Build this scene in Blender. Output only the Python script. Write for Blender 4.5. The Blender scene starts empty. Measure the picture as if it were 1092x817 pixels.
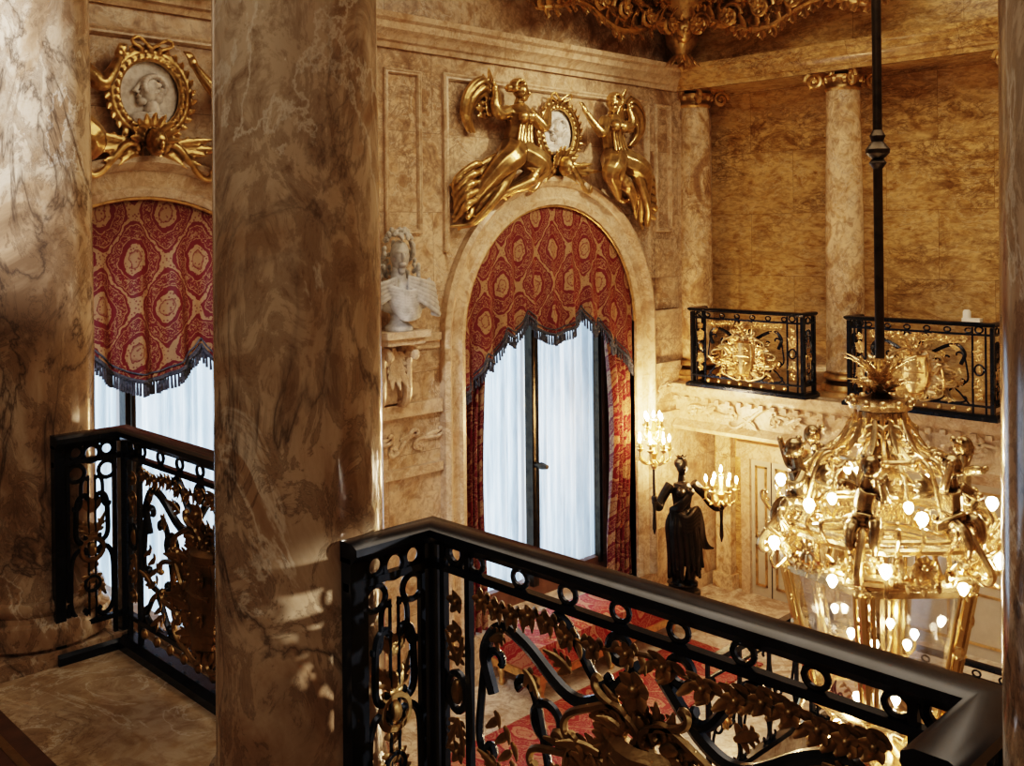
import bpy, math, random
from mathutils import Vector, Matrix, Euler
from mathutils.geometry import tessellate_polygon
R=random.Random(7)
pi=math.pi
V=Vector
# ------------------------------------------------------------------ materials
def newmat(name):
    m=bpy.data.materials.new(name); m.use_nodes=True
    nt=m.node_tree; b=nt.nodes['Principled BSDF']
    return m,nt,b
class N:
    def __init__(s,nt): s.nt=nt
    def n(s,t,**k):
        x=s.nt.nodes.new(t)
        for a,v in k.items(): setattr(x,a,v)
        return x
    def l(s,a,b): s.nt.links.new(a,b)
    def math(s,op,a,b=None,c=None,clamp=False):
        x=s.n('ShaderNodeMath',operation=op,use_clamp=clamp)
        for i,q in enumerate((a,b,c)):
            if q is None: continue
            if isinstance(q,(int,float)): x.inputs[i].default_value=q
            else: s.l(q,x.inputs[i])
        return x.outputs[0]
    def noise(s,vec,scale,detail=6,rough=.6,dist=0,w=None):
        x=s.n('ShaderNodeTexNoise')
        if w is not None:
            x.noise_dimensions='4D'; s.l(w,x.inputs['W'])
        x.inputs['Scale'].default_value=scale; x.inputs['Detail'].default_value=detail
        x.inputs['Roughness'].default_value=rough; x.inputs['Distortion'].default_value=dist
        s.l(vec,x.inputs['Vector']); return x.outputs['Fac']
    def ramp(s,fac,stops):
        x=s.n('ShaderNodeValToRGB'); e=x.color_ramp.elements
        while len(e)<len(stops): e.new(.5)
        for i,(p,c) in enumerate(stops):
            e[i].position=p; e[i].color=(c[0],c[1],c[2],1)
        s.l(fac,x.inputs[0]); return x.outputs[0]
    def mix(s,fac,a,b,mode='MIX'):
        x=s.n('ShaderNodeMix',data_type='RGBA',blend_type=mode)
        if isinstance(fac,(int,float)): x.inputs[0].default_value=fac
        else: s.l(fac,x.inputs[0])
        for i,q in ((6,a),(7,b)):
            if isinstance(q,tuple): x.inputs[i].default_value=(q[0],q[1],q[2],1)
            else: s.l(q,x.inputs[i])
        return x.outputs[2]
    def bump(s,h,st,dist,b):
        x=s.n('ShaderNodeBump'); x.inputs['Strength'].default_value=st; x.inputs['Distance'].default_value=dist
        s.l(h,x.inputs['Height']); s.l(x.outputs[0],b.inputs['Normal'])
def marble(name,c1,c2,c3,vein,scale=1.,rough=.2,blocks=None,stretch=(1,1,1),veinw=.03,rot=(0,0,0),fine=.6,dist=2.2,vs=.75,light=(.82,.76,.66),ls=.55):
    m,nt,b=newmat(name); g=N(nt)
    tc=g.n('ShaderNodeTexCoord').outputs['Object']
    mp=g.n('ShaderNodeMapping'); mp.inputs['Scale'].default_value=stretch; mp.inputs['Rotation'].default_value=rot
    g.l(tc,mp.inputs[0]); vec=mp.outputs[0]; w=None; mort=None
    if blocks:
        axis,bw,bh=blocks
        sp=g.n('ShaderNodeSeparateXYZ'); g.l(tc,sp.inputs[0])
        cb=g.n('ShaderNodeCombineXYZ'); g.l(sp.outputs[axis],cb.inputs[0]); g.l(sp.outputs['Z'],cb.inputs[1])
        br=g.n('ShaderNodeTexBrick'); g.l(cb.outputs[0],br.inputs['Vector'])
        br.inputs['Color1'].default_value=(0,0,0,1); br.inputs['Color2'].default_value=(1,1,1,1)
        br.inputs['Mortar'].default_value=(.5,.5,.5,1)
        br.inputs['Scale'].default_value=1; br.inputs['Mortar Size'].default_value=.0018
        br.inputs['Brick Width'].default_value=bw; br.inputs['Row Height'].default_value=bh
        w=g.math('MULTIPLY',br.outputs['Color'],.5); mort=br.outputs['Fac']
    A=g.noise(vec,1.1*scale,9,.62,dist*.8,w); Bn=g.noise(vec,1.9*scale,9,.6,dist,w)
    C=g.noise(vec,.6*scale,4,.5,.6,w); D=g.noise(vec,6.5*scale,10,.72,1.2,w)
    base=g.ramp(A,[(.34,c3),(.43,c2),(.50,c1),(.59,c2),(.68,c3)])
    big=g.ramp(C,[(.42,(0,0,0)),(.58,(1,1,1))])
    base=g.mix(big,base,g.ramp(Bn,[(.32,c3),(.42,c2),(.5,c1),(.64,c1),(.74,c2)]))
    base=g.mix(g.ramp(D,[(.36,(.75,.75,.75)),(.54,(0,0,0))]),base,c3)
    v3=g.math('ABSOLUTE',g.math('SUBTRACT',A,.555)); f3=g.ramp(v3,[(0,(1,1,1)),(.012,(0,0,0))])
    base=g.mix(g.math('MULTIPLY',f3,ls),base,light)
    v1=g.math('ABSOLUTE',g.math('SUBTRACT',Bn,.5)); f1=g.ramp(v1,[(0,(1,1,1)),(veinw*.35,(.5,.5,.5)),(veinw,(0,0,0))])
    v2=g.math('ABSOLUTE',g.math('SUBTRACT',D,.48)); f2=g.ramp(v2,[(0,(fine,fine,fine)),(veinw*.7,(0,0,0))])
    msk=g.ramp(C,[(.42,(1,1,1)),(.56,(.15,.15,.15))])
    f=g.math('MULTIPLY',g.math('MAXIMUM',f1,f2),msk)
    col=g.mix(g.math('MULTIPLY',f,vs),base,vein)
    if mort is not None: col=g.mix(g.math('MULTIPLY',mort,.7),col,(vein[0]*.7,vein[1]*.7,vein[2]*.7))
    g.l(col,b.inputs['Base Color']); b.inputs['Roughness'].default_value=rough
    return m
def simple(name,col,rough=.5,metal=0,var=.25,vs=8,bump=0,**k):
    m,nt,b=newmat(name); g=N(nt)
    tc=g.n('ShaderNodeTexCoord').outputs['Object']
    nz=g.noise(tc,vs,6,.6)
    d=tuple(max(0,c*(1-var)) for c in col); e=tuple(min(1,c*(1+var)) for c in col)
    g.l(g.ramp(nz,[(.3,d),(.7,e)]),b.inputs['Base Color'])
    b.inputs['Roughness'].default_value=rough; b.inputs['Metallic'].default_value=metal
    if bump: g.bump(nz,bump,.01,b)
    for a,v in k.items(): b.inputs[a.replace('_',' ')].default_value=v
    return m
def gold(name,hi,lo,rough=.33,p0=.46,p1=.55,metal=.85):
    m,nt,b=newmat(name); g=N(nt)
    tc=g.n('ShaderNodeTexCoord').outputs['Object']
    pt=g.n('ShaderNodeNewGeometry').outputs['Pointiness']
    f=g.ramp(pt,[(p0,(0,0,0)),(p1,(1,1,1))])  # hollows go to lo: crevice shade painted into the colour, along with patina
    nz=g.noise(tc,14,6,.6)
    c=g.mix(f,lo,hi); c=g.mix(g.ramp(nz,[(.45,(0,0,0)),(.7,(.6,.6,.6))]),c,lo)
    g.l(c,b.inputs['Base Color']); b.inputs['Metallic'].default_value=metal; b.inputs['Roughness'].default_value=rough
    g.bump(g.noise(tc,60,4,.6),.3,.005,b)
    return m
M_wall=marble('siena_marble_wall_n',(.70,.56,.41),(.53,.37,.23),(.27,.165,.095),(.16,.10,.065),1.8,.28,('X',.92,.62),veinw=.045)
M_yel=marble('yellow_siena_marble',(.72,.50,.24),(.56,.35,.14),(.27,.15,.055),(.11,.06,.028),1.8,.2,('Y',.95,.62),stretch=(1,.8,1.9),veinw=.06,light=(.80,.66,.44))
M_trim=marble('cream_marble_trim',(.69,.56,.42),(.59,.44,.30),(.38,.25,.15),(.30,.19,.12),1.9,.3,veinw=.025)
M_col=marble('brown_breccia_column',(.60,.49,.37),(.39,.27,.175),(.18,.115,.070),(.060,.044,.034),1.3,.12,stretch=(1,1,.55),veinw=.034,rot=(.5,.4,0),fine=.6,dist=1.2,vs=.8,ls=.65)
M_colf=marble('gold_breccia_column',(.84,.68,.48),(.62,.43,.24),(.33,.20,.11),(.18,.10,.06),2.4,.2,stretch=(1,1,.8),fine=.5,dist=1.3)
M_floor=marble('floor_marble',(.54,.43,.31),(.44,.32,.20),(.3,.2,.12),(.2,.13,.08),1.5,.22)
M_floorW=marble('pale_floor_marble',(.80,.73,.64),(.66,.56,.46),(.4,.29,.2),(.3,.2,.14),1.3,.2)
M_iron=simple('black_iron',(.020,.026,.040),.22,.6,.4,12)
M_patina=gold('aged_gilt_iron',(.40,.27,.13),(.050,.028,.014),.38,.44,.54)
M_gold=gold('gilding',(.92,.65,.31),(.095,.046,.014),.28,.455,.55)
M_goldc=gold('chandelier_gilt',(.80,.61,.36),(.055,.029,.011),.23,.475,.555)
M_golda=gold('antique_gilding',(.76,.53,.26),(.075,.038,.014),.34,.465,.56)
M_brz=gold('dark_bronze',(.07,.055,.04),(.012,.010,.009),.35)
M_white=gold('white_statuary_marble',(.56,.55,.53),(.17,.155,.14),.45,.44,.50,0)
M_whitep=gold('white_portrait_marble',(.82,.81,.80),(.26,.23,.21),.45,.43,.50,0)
M_brass=simple('brass_post',(.80,.63,.36),.18,1,.1)
M_wood=simple('brown_window_wood',(.14,.065,.04),.4,0,.3)
M_door=simple('painted_door',(.55,.50,.42),.4,0,.1)
M_dark=simple('brown_border_stone',(.10,.05,.03),.3,0,.4)
M_fringe=simple('blue_grey_fringe',(.055,.06,.085),.8,0,.7,70)
M_stone=simple('plain_ceiling_plaster',(.35,.25,.15),.6,0,.2,3)
M_sensor=simple('white_plastic',(.8,.8,.78),.4,0,.03)
def emis(name,col,st):
    m,nt,b=newmat(name); b.inputs['Base Color'].default_value=(*col,1)
    b.inputs['Emission Color'].default_value=(*col,1); b.inputs['Emission Strength'].default_value=st
    return m
M_bulb=emis('lit_bulb',(1,.78,.52),62)
M_cflame=emis('candle_bulb',(1,.68,.36),320)
# damask
def damask(name,red,gld):
    m,nt,b=newmat(name); g=N(nt)
    tc=g.n('ShaderNodeTexCoord').outputs['Object']
    sp=g.n('ShaderNodeSeparateXYZ'); g.l(tc,sp.inputs[0])
    nz=g.n('ShaderNodeTexNoise'); nz.inputs['Scale'].default_value=14; nz.inputs['Detail'].default_value=3; g.l(tc,nz.inputs[0])
    nz2=g.n('ShaderNodeTexNoise'); nz2.inputs['Scale'].default_value=18; nz2.inputs['Detail'].default_value=3; g.l(tc,nz2.inputs[0])
    w=g.math('MULTIPLY',g.math('SUBTRACT',nz.outputs['Fac'],.5),.06); w2=g.math('MULTIPLY',g.math('SUBTRACT',nz2.outputs['Fac'],.5),.06)
    x=g.math('ADD',sp.outputs['X'],w); z=g.math('ADD',g.math('ADD',sp.outputs['Z'],g.math('MULTIPLY',sp.outputs['Y'],.8)),w2)
    cx=g.math('COSINE',g.math('MULTIPLY',x,2*pi/.42)); cz=g.math('COSINE',g.math('MULTIPLY',g.math('SUBTRACT',z,1.55),2*pi/.60))
    f=g.math('ABSOLUTE',g.math('ADD',cx,cz))
    fs=g.math('MULTIPLY',f,.5)
    lat=g.ramp(fs,[(0,(1,1,1)),(.055,(1,1,1)),(.065,(0,0,0)),(.15,(0,0,0)),(.155,(.8,.8,.8)),(.185,(.8,.8,.8)),(.19,(0,0,0)),(.56,(0,0,0)),(.565,(.8,.8,.8)),(.60,(.8,.8,.8)),(.605,(0,0,0)),(.76,(0,0,0)),(.77,(1,1,1)),(.90,(1,1,1)),(.91,(0,0,0)),(.95,(.9,.9,.9))])
    vo=g.n('ShaderNodeTexVoronoi'); vo.inputs['Scale'].default_value=46; g.l(tc,vo.inputs['Vector'])
    sm=g.ramp(vo.outputs['Distance'],[(.25,(1,1,1)),(.34,(0,0,0))])
    n2=g.ramp(g.noise(tc,26,3,.6,3.4),[(.535,(0,0,0)),(.545,(1,1,1))])
    zone=g.ramp(fs,[(.20,(0,0,0)),(.21,(1,1,1)),(.54,(1,1,1)),(.55,(0,0,0))])
    leafm=g.math('MULTIPLY',g.math('MULTIPLY',n2,zone),.8)
    hole=g.math('SUBTRACT',1,g.math('MULTIPLY',sm,.75))
    gm=g.math('MAXIMUM',g.math('MULTIPLY',lat,hole),leafm,clamp=True)
    col=g.mix(gm,red,gld)
    col=g.mix(g.math('MULTIPLY',g.noise(tc,90,2,.5),.25),col,(red[0]*.4,red[1]*.4,red[2]*.4))
    g.l(col,b.inputs['Base Color']); b.inputs['Roughness'].default_value=.6
    return m
M_dam=damask('red_gold_damask',(.125,.003,.010),(.33,.20,.105))
M_red=damask('crimson_carpet_damask',(.30,.014,.022),(.50,.25,.16))
def sheer():
    m,nt,b=newmat('sheer_white_curtain'); g=N(nt)
    tc=g.n('ShaderNodeTexCoord').outputs['Object']
    mp=g.n('ShaderNodeMapping'); mp.inputs['Scale'].default_value=(1,0,.05); g.l(tc,mp.inputs[0])
    nz=g.noise(mp.outputs[0],16,4,.65)      # fold shade painted in as streaks, along with denser and thinner gathered cloth
    t=g.n('ShaderNodeBsdfTranslucent'); g.l(g.ramp(nz,[(.32,(.26,.32,.38)),(.5,(.58,.67,.74)),(.66,(.86,.93,.97))]),t.inputs[0])
    d=g.n('ShaderNodeBsdfDiffuse'); d.inputs[0].default_value=(.62,.67,.72,1)
    mx=g.n('ShaderNodeMixShader'); mx.inputs[0].default_value=.3
    g.l(t.outputs[0],mx.inputs[1]); g.l(d.outputs[0],mx.inputs[2]); g.l(mx.outputs[0],nt.nodes['Material Output'].inputs[0])
    return m
M_sheer=sheer()
def glassm():
    m,nt,b=newmat('lantern_glass'); g=N(nt)
    t=g.n('ShaderNodeBsdfTransparent'); d=g.n('ShaderNodeBsdfGlossy'); d.inputs['Roughness'].default_value=.05
    mx=g.n('ShaderNodeMixShader'); mx.inputs[0].default_value=.3
    g.l(t.outputs[0],mx.inputs[1]); g.l(d.outputs[0],mx.inputs[2]); g.l(mx.outputs[0],nt.nodes['Material Output'].inputs[0])
    return m
M_glass=glassm()
# ------------------------------------------------------------------ mesh builder
class B:
    def __init__(s): s.v=[];s.f=[];s.m=[];s.mats=[];s.M=Matrix();s.mi=0
    def mat(s,m):
        if m not in s.mats: s.mats.append(m)
        s.mi=s.mats.index(m); return s
    def add(s,vs,fs):
        o=len(s.v); M=s.M
        s.v+=[M@V(p) for p in vs]
        s.f+=[tuple(i+o for i in f) for f in fs]; s.m+=[s.mi]*len(fs)
    def box(s,x0,x1,y0,y1,z0,z1):
        s.add([(x,y,z) for z in (z0,z1) for y in (y0,y1) for x in (x0,x1)],[(0,2,3,1),(4,5,7,6),(0,1,5,4),(2,6,7,3),(0,4,6,2),(1,3,7,5)])
    def tube(s,pts,rad,seg=8,ref=None,fa=1,fb=1,closed=False,cap=True):
        pts=[V(p) for p in pts]; n=len(pts)
        if isinstance(rad,(int,float)): rad=[rad]*n
        vs=[];fs=[]; nr=None
        for i,p in enumerate(pts):
            if closed: t=pts[(i+1)%n]-pts[i-1]
            else: t=pts[min(i+1,n-1)]-pts[max(i-1,0)]
            if t.length<1e-9: t=V((0,0,1))
            t.normalize()
            if ref is not None: a=V(ref)-t*t.dot(V(ref))
            elif nr is None:
                a=V((0,0,1)) if abs(t.z)<.9 else V((1,0,0)); a=a-t*t.dot(a)
            else: a=nr-t*t.dot(nr)
            if a.length<1e-6: a=t.orthogonal()
            a.normalize(); nr=a; b=t.cross(a)
            for k in range(seg):
                w=2*pi*k/seg; vs.append(p+a*(math.cos(w)*rad[i]*fa)+b*(math.sin(w)*rad[i]*fb))
        m=n if closed else n-1
        for i in range(m):
            j=(i+1)%n
            for k in range(seg):
                l=(k+1)%seg; fs.append((i*seg+k,i*seg+l,j*seg+l,j*seg+k))
        if cap and not closed:
            fs.append(tuple(range(seg))[::-1]); fs.append(tuple((n-1)*seg+k for k in range(seg)))
        s.add(vs,fs)
    def lathe(s,prof,c=(0,0,0),seg=24,sx=1,sy=1,rot=0,cap=True):
        vs=[];fs=[];n=len(prof)
        for r,z in prof:
            r=max(r,1e-4)
            for k in range(seg):
                a=2*pi*k/seg+rot; vs.append((c[0]+r*math.cos(a)*sx,c[1]+r*math.sin(a)*sy,c[2]+z))
        for i in range(n-1):
            for k in range(seg):
                l=(k+1)%seg; fs.append((i*seg+k,i*seg+l,(i+1)*seg+l,(i+1)*seg+k))
        if cap:
            fs.append(tuple(range(seg))[::-1]); fs.append(tuple((n-1)*seg+k for k in range(seg)))
        s.add(vs,fs)
    def ell(s,c,r,seg=10,rings=6,rot=None):
        if isinstance(r,(int,float)): r=(r,r,r)
        vs=[];fs=[]; Rm=rot if rot is not None else Matrix.Identity(3); c=V(c)
        vs.append(c+Rm@V((0,0,-r[2])))
        for i in range(1,rings):
            ph=-pi/2+pi*i/rings
            for k in range(seg):
                a=2*pi*k/seg; vs.append(c+Rm@V((r[0]*math.cos(ph)*math.cos(a),r[1]*math.cos(ph)*math.sin(a),r[2]*math.sin(ph))))
        vs.append(c+Rm@V((0,0,r[2]))); L=len(vs)-1
        for k in range(seg):
            l=(k+1)%seg; fs.append((0,1+l,1+k)); fs.append((L,1+(rings-2)*seg+k,1+(rings-2)*seg+l))
            for i in range(rings-2): fs.append((1+i*seg+k,1+i*seg+l,1+(i+1)*seg+l,1+(i+1)*seg+k))
        s.add(vs,fs)
    def sweep(s,path,prof,closed=False):
        P=[V((p[0],p[1])) for p in path]; n=len(P); vs=[];fs=[];k=len(prof)
        for i in range(n):
            a=P[i-1] if (closed or i>0) else None; b=P[(i+1)%n] if (closed or i<n-1) else None
            d0=(P[i]-a).normalized() if a is not None else None; d1=(b-P[i]).normalized() if b is not None else None
            if d0 is None: d0=d1
            if d1 is None: d1=d0
            n0=V((-d0.y,d0.x)); n1=V((-d1.y,d1.x)); nn=(n0+n1)
            nn=nn/max(.2,(1+n0.dot(n1)))
            for o,z in prof: vs.append((P[i].x+nn.x*o,P[i].y+nn.y*o,z))
        for i in range(n if closed else n-1):
            j=(i+1)%n
            for q in range(k):
                l=(q+1)%k; fs.append((i*k+q,j*k+q,j*k+l,i*k+l))
        if not closed: fs.append(tuple(range(k))); fs.append(tuple((n-1)*k+q for q in range(k))[::-1])
        s.add(vs,fs)
    def poly(s,loops,z0,z1):
        L=[[V((p[0],p[1],0)) for p in l] for l in loops]
        tris=tessellate_polygon(L); flat=[p for l in L for p in l]; n=len(flat)
        vs=[(p.x,p.y,z0) for p in flat]+[(p.x,p.y,z1) for p in flat]
        fs=[tuple(t) for t in tris]+[tuple(i+n for i in t)[::-1] for t in tris]
        o=0
        for l in L:
            k=len(l)
            for i in range(k): fs.append((o+i,o+(i+1)%k,n+o+(i+1)%k,n+o+i))
            o+=k
        s.add(vs,fs)
    def done(s,name,parent=None,remesh=0,sharp=38,smooth_it=0):
        me=bpy.data.meshes.new(name); me.from_pydata([tuple(p) for p in s.v],[],s.f)
        for m in s.mats: me.materials.append(m)
        me.polygons.foreach_set('material_index',s.m); me.validate(); me.update()
        import bmesh
        bm=bmesh.new(); bm.from_mesh(me); bmesh.ops.recalc_face_normals(bm,faces=bm.faces[:]); bm.to_mesh(me); bm.free()
        me.polygons.foreach_set('use_smooth',[True]*len(me.polygons))
        if not remesh: me.set_sharp_from_angle(angle=math.radians(sharp))
        ob=bpy.data.objects.new(name,me); bpy.context.scene.collection.objects.link(ob)
        if remesh:
            md=ob.modifiers.new('fuse','REMESH'); md.mode='VOXEL'; md.voxel_size=remesh; md.use_smooth_shade=True
            if smooth_it:
                sm=ob.modifiers.new('soften','SMOOTH'); sm.factor=.5; sm.iterations=smooth_it
        if parent: ob.parent=parent
        return ob
def empty(name,loc=(0,0,0)):
    e=bpy.data.objects.new(name,None); bpy.context.scene.collection.objects.link(e); e.empty_display_size=.1
    return e
WALLM=Matrix(((1,0,0,0),(0,0,-1,0),(0,1,0,0),(0,0,0,1)))   # (x,z,out)->world on Y=0 wall
def cat(pts,n=6):
    P=[V(p) for p in pts]; P=[P[0]*2-P[1]]+P+[P[-1]*2-P[-2]]; o=[]
    for i in range(1,len(P)-2):
        a,b,c,d=P[i-1:i+3]
        for k in range(n):
            t=k/n; o.append(.5*((2*b)+(c-a)*t+(2*a-5*b+4*c-d)*t*t+(3*b-a-3*c+d)*t**3))
    o.append(P[-2]); return o
def scroll2(p0,p1,S=False,flip=1,turn=1.35,n=40,e=3):
    th=turn*pi; K=2*(e+1)*th; x=y=0; h=0; pts=[(0,0)]
    for i in range(n):
        t=(i+.5)/n; q=2*t-1; k=K*abs(q)**e
        if S and q<0: k=-k
        h+=flip*k/n; x+=math.cos(h)/n; y+=math.sin(h)/n; pts.append((x,y))
    a=complex(*pts[0]); b=complex(*pts[-1]); A=complex(*p0); Bc=complex(*p1)
    f=(Bc-A)/(b-a)
    out=[]
    for p in pts:
        z=A+(complex(*p)-a)*f; out.append((z.real,z.imag))
    return out
def leaf(b,base,d,ref,L,W,curl=.3,th=.25,n=6):
    base=V(base); d=V(d).normalized(); ref=V(ref).normalized(); pts=[];rr=[]
    for i in range(n+1):
        t=i/n; pts.append(base+d*(L*t)+ref*(curl*L*(t*t)*1.0)-d*(curl*L*.35*t**3)); rr.append(max(.004,W*.5*math.sin(pi*min(1,.12+.86*t))**.8))
    b.tube(pts,rr,8,ref=ref,fa=th,fb=1)
def acanth(b,base,d,ref,L,W,curl=.3,lobes=4):
    """acanthus leaf: central rib with paired lobes"""
    base=V(base); d=V(d).normalized(); ref=V(ref).normalized(); sd=d.cross(ref)
    if sd.length<1e-4: sd=d.orthogonal()
    sd.normalize()
    leaf(b,base,d,ref,L,W*.42,curl,.5,6)
    for k in range(lobes):
        t=.12+.62*k/lobes; p=base+d*(L*t)+ref*(curl*L*t*t-.004)
        ll=W*.62*(1-.45*k/lobes)
        for s in (-1,1): leaf(b,p,sd*s+d*(.55+.25*k),ref,ll,ll*.55,.25,.3,3)
def rosette(b,c,nrm,r,k=6,th=.3):
    c=V(c); nrm=V(nrm).normalized(); a=nrm.orthogonal().normalized(); e=nrm.cross(a)
    for i in range(k):
        w=2*pi*i/k; d=a*math.cos(w)+e*math.sin(w); leaf(b,c,d,nrm,r,r*.8,.25,th,4)
    b.ell(c+nrm*r*.15,r*.28,8,5)
# ------------------------------------------------------------------ room shell
WX=[-3.70,0.02]; SPR=.84; RI=1.10
def arch(cx,r,spr,bot,n=28,inset=0):
    p=[(cx-r,bot)]
    for i in range(n+1):
        a=pi-pi*i/n; p.append((cx+r*math.cos(a),spr+r*math.sin(a)))
    p.append((cx+r,bot)); return p
b=B().mat(M_wall); b.M=WALLM
b.poly([[(-9,-4.6),(2.6,-4.6),(2.6,4.3),(-9,4.3)],arch(WX[0],RI,SPR,-1.62)[::-1],arch(WX[1],RI,SPR,-1.62)[::-1]],-.5,0)
b.done('wall_north')
b=B().mat(M_yel); b.box(2.45,2.65,-8.2,0,-4.6,4.3); b.done('wall_east')
b=B().mat(M_yel); b.box(-9,2.6,-8.4,-8.2,-4.6,4.3); b.done('wall_south')
b=B().mat(M_yel); b.box(-9.2,-9,-8.2,0,-.3,4.3); b.done('wall_west')
b=B().mat(M_stone); b.box(-9.2,2.65,-8.4,.5,4.3,4.4); b.done('ceiling')
b=B().mat(M_floor); b.box(-5.27,-4.6,-8.2,0,-.3,0)
b.mat(M_dark); b.box(-5.33,-5.27,-8.2,0,-.3,.001); b.mat(M_patina); b.box(-5.36,-5.33,-8.2,0,-.3,.002)
b.mat(M_dark); b.box(-9,-5.36,-8.2,0,-.3,0)
b.mat(M_trim); b.box(-4.6,-4.5,-8.2,0,-.35,.03); b.done('floor_gallery')
b=B().mat(M_floorW); b.box(-4.6,2.45,-2.2,0,-2.2,-2.0); b.box(.3,2.45,-8.2,-2.2,-2.2,-2.0); b.done('floor_landing')
b=B().mat(M_floorW); b.box(-9,2.45,-8.2,0,-4.7,-4.5); b.done('floor')
b=B()
for i in range(14):
    b.mat(M_trim); b.box(-3.0,-.9,-2.2-.3*(i+1),-2.2-.3*i,-4.5,-2.0-.178*(i+1))
    b.mat(M_red); b.box(-2.6,-1.3,-2.2-.3*(i+1)-.01,-2.2-.3*i,-2.0-.178*(i+1)-.17,-2.0-.178*(i+1)+.008)
b.done('staircase')
b=B().mat(M_trim); b.box(-4.6,-4.4,-8.2,0,-4.5,-.35); b.done('wall_under_gallery')
b=B().mat(M_trim); b.box(1.8,2.45,-8.2,0,-.25,.10)
prof=[(0,-.28),(.06,-.28),(.09,-.24),(.04,-.2),(.02,-.18),(.02,.02),(.05,.04),(.09,.09),(.10,.14),(.10,.18),(0,.18)]
b.sweep([(1.8,0),(1.8,-8.2)],[(-o,z) for o,z in prof])
b.box(1.8,2.45,-8.2,0,.10,.19)
for i in range(16):
    y=-.2-i*.46
    pts=scroll2((y,-.12),(y-.43,-.02),True,1 if i%2 else -1,1.5)
    b.tube([(1.77,p[0],p[1]) for p in pts],.02,6)
    rosette(b,(1.765,y-.02,-.08),(-1,0,0),.06,6); acanth(b,(1.765,y-.12,-.1),(0,-1,.5*(-1)**i),(-1,0,0),.2,.13,.1)
for i in range(64): b.box(1.70,1.75,-.08-i*.12,-.03-i*.12,.02,.06)
b.done('trim_balcony_fascia')
cp=[(0,3.10),(.03,3.10),(.04,3.14),(.07,3.15),(.09,3.19),(.14,3.22),(.15,3.27),(.18,3.29),(.19,3.33),(0,3.33)]
b=B().mat(M_trim); b.sweep([(-9,0),(1.83,0)],[(-o,z) for o,z in cp])
b.done('trim_1')
b=B().mat(M_yel); b.sweep([(1.83,0),(1.83,-8.2)],[(-o*.8,z) for o,z in cp])
b.done('trim_2')
b=B().mat(M_yel); b.box(1.83,2.45,-8.2,0,3.12,4.3); b.done('wall_east_entablature')
b=B().mat(M_golda); cv=[(0,3.86),(.05,3.86),(.09,3.92),(.2,3.97),(.3,4.08),(.42,4.14),(.46,4.22),(.6,4.3),(0,4.3)]
b.sweep([(-9,0),(1.83,0),(1.83,-8.2)],[(-o,z) for o,z in cv])
for i in range(60):
    b.box(-5+i*.11,-5+i*.11+.055,-.16,-.02,3.78,3.86)
for i in range(36):
    b.box(1.67,1.81,-i*.11-.2,-i*.11-.145,3.78,3.86)
b.done('trim_gilded_cove')
b=B().mat(M_trim); b.M=WALLM
mp=[(0,0),(.0,.03),(.015,.04),(.03,.03),(.045,.035),(.06,.015),(.06,0)]
for cx in WX:
    b.sweep([(cx-1.30,1.55),(cx-1.30,2.97),(cx+1.34,2.97),(cx+1.34,1.3)],[(-o,z) for o,z in mp])
    A=arch(cx,RI,SPR,-1.62)
    ap=[(0,-.5),(0,.03),(.05,.05),(.07,.03),(.16,.035),(.17,.06),(.21,.09),(.25,.07),(.25,0)]
    b.sweep(A,ap)
for x0,x1 in ((-2.34,-1.96),(-1.86,-1.50),(1.46,1.72)):
    z0=1.69; b.sweep([(x0,z0),(x0,2.95),(x1,2.95),(x1,z0)],[(-o*.7,z*.8) for o,z in mp],closed=True)
for x0,x1 in ((-2.36,-1.34),(1.36,1.8)):
    b.box(x0,x1,.30,.40,0,.05); b.box(x0,x1,-.16,-.09,0,.05)
    b.box(x0,x1,.86,.92,0,.045); b.box(x0,x1,.80,.86,0,.02)
    b.box(x0,x1,-2.0,-1.8,0,.05)
    n=max(1,int((x1-x0)/.25))
    for i in range(n):
        x=x0+.04+i*.25
        b.tube([(p[0],p[1],.012) for p in scroll2((x,.05),(x+.23,.15),True,1 if i%2 else -1,1.5)],.017,6)
        rosette(b,(x+.02,.06,.01),(0,0,1),.05,6); acanth(b,(x+.08,.12,.01),(1,.2,0),(0,0,1),.15,.1,.1,3)
b.done('trim_wall_panels')
b=B().mat(M_wall)
b.box(1.44,1.80,-.02,-.001,.93,1.62); b.done('trim_side_panel')
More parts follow.
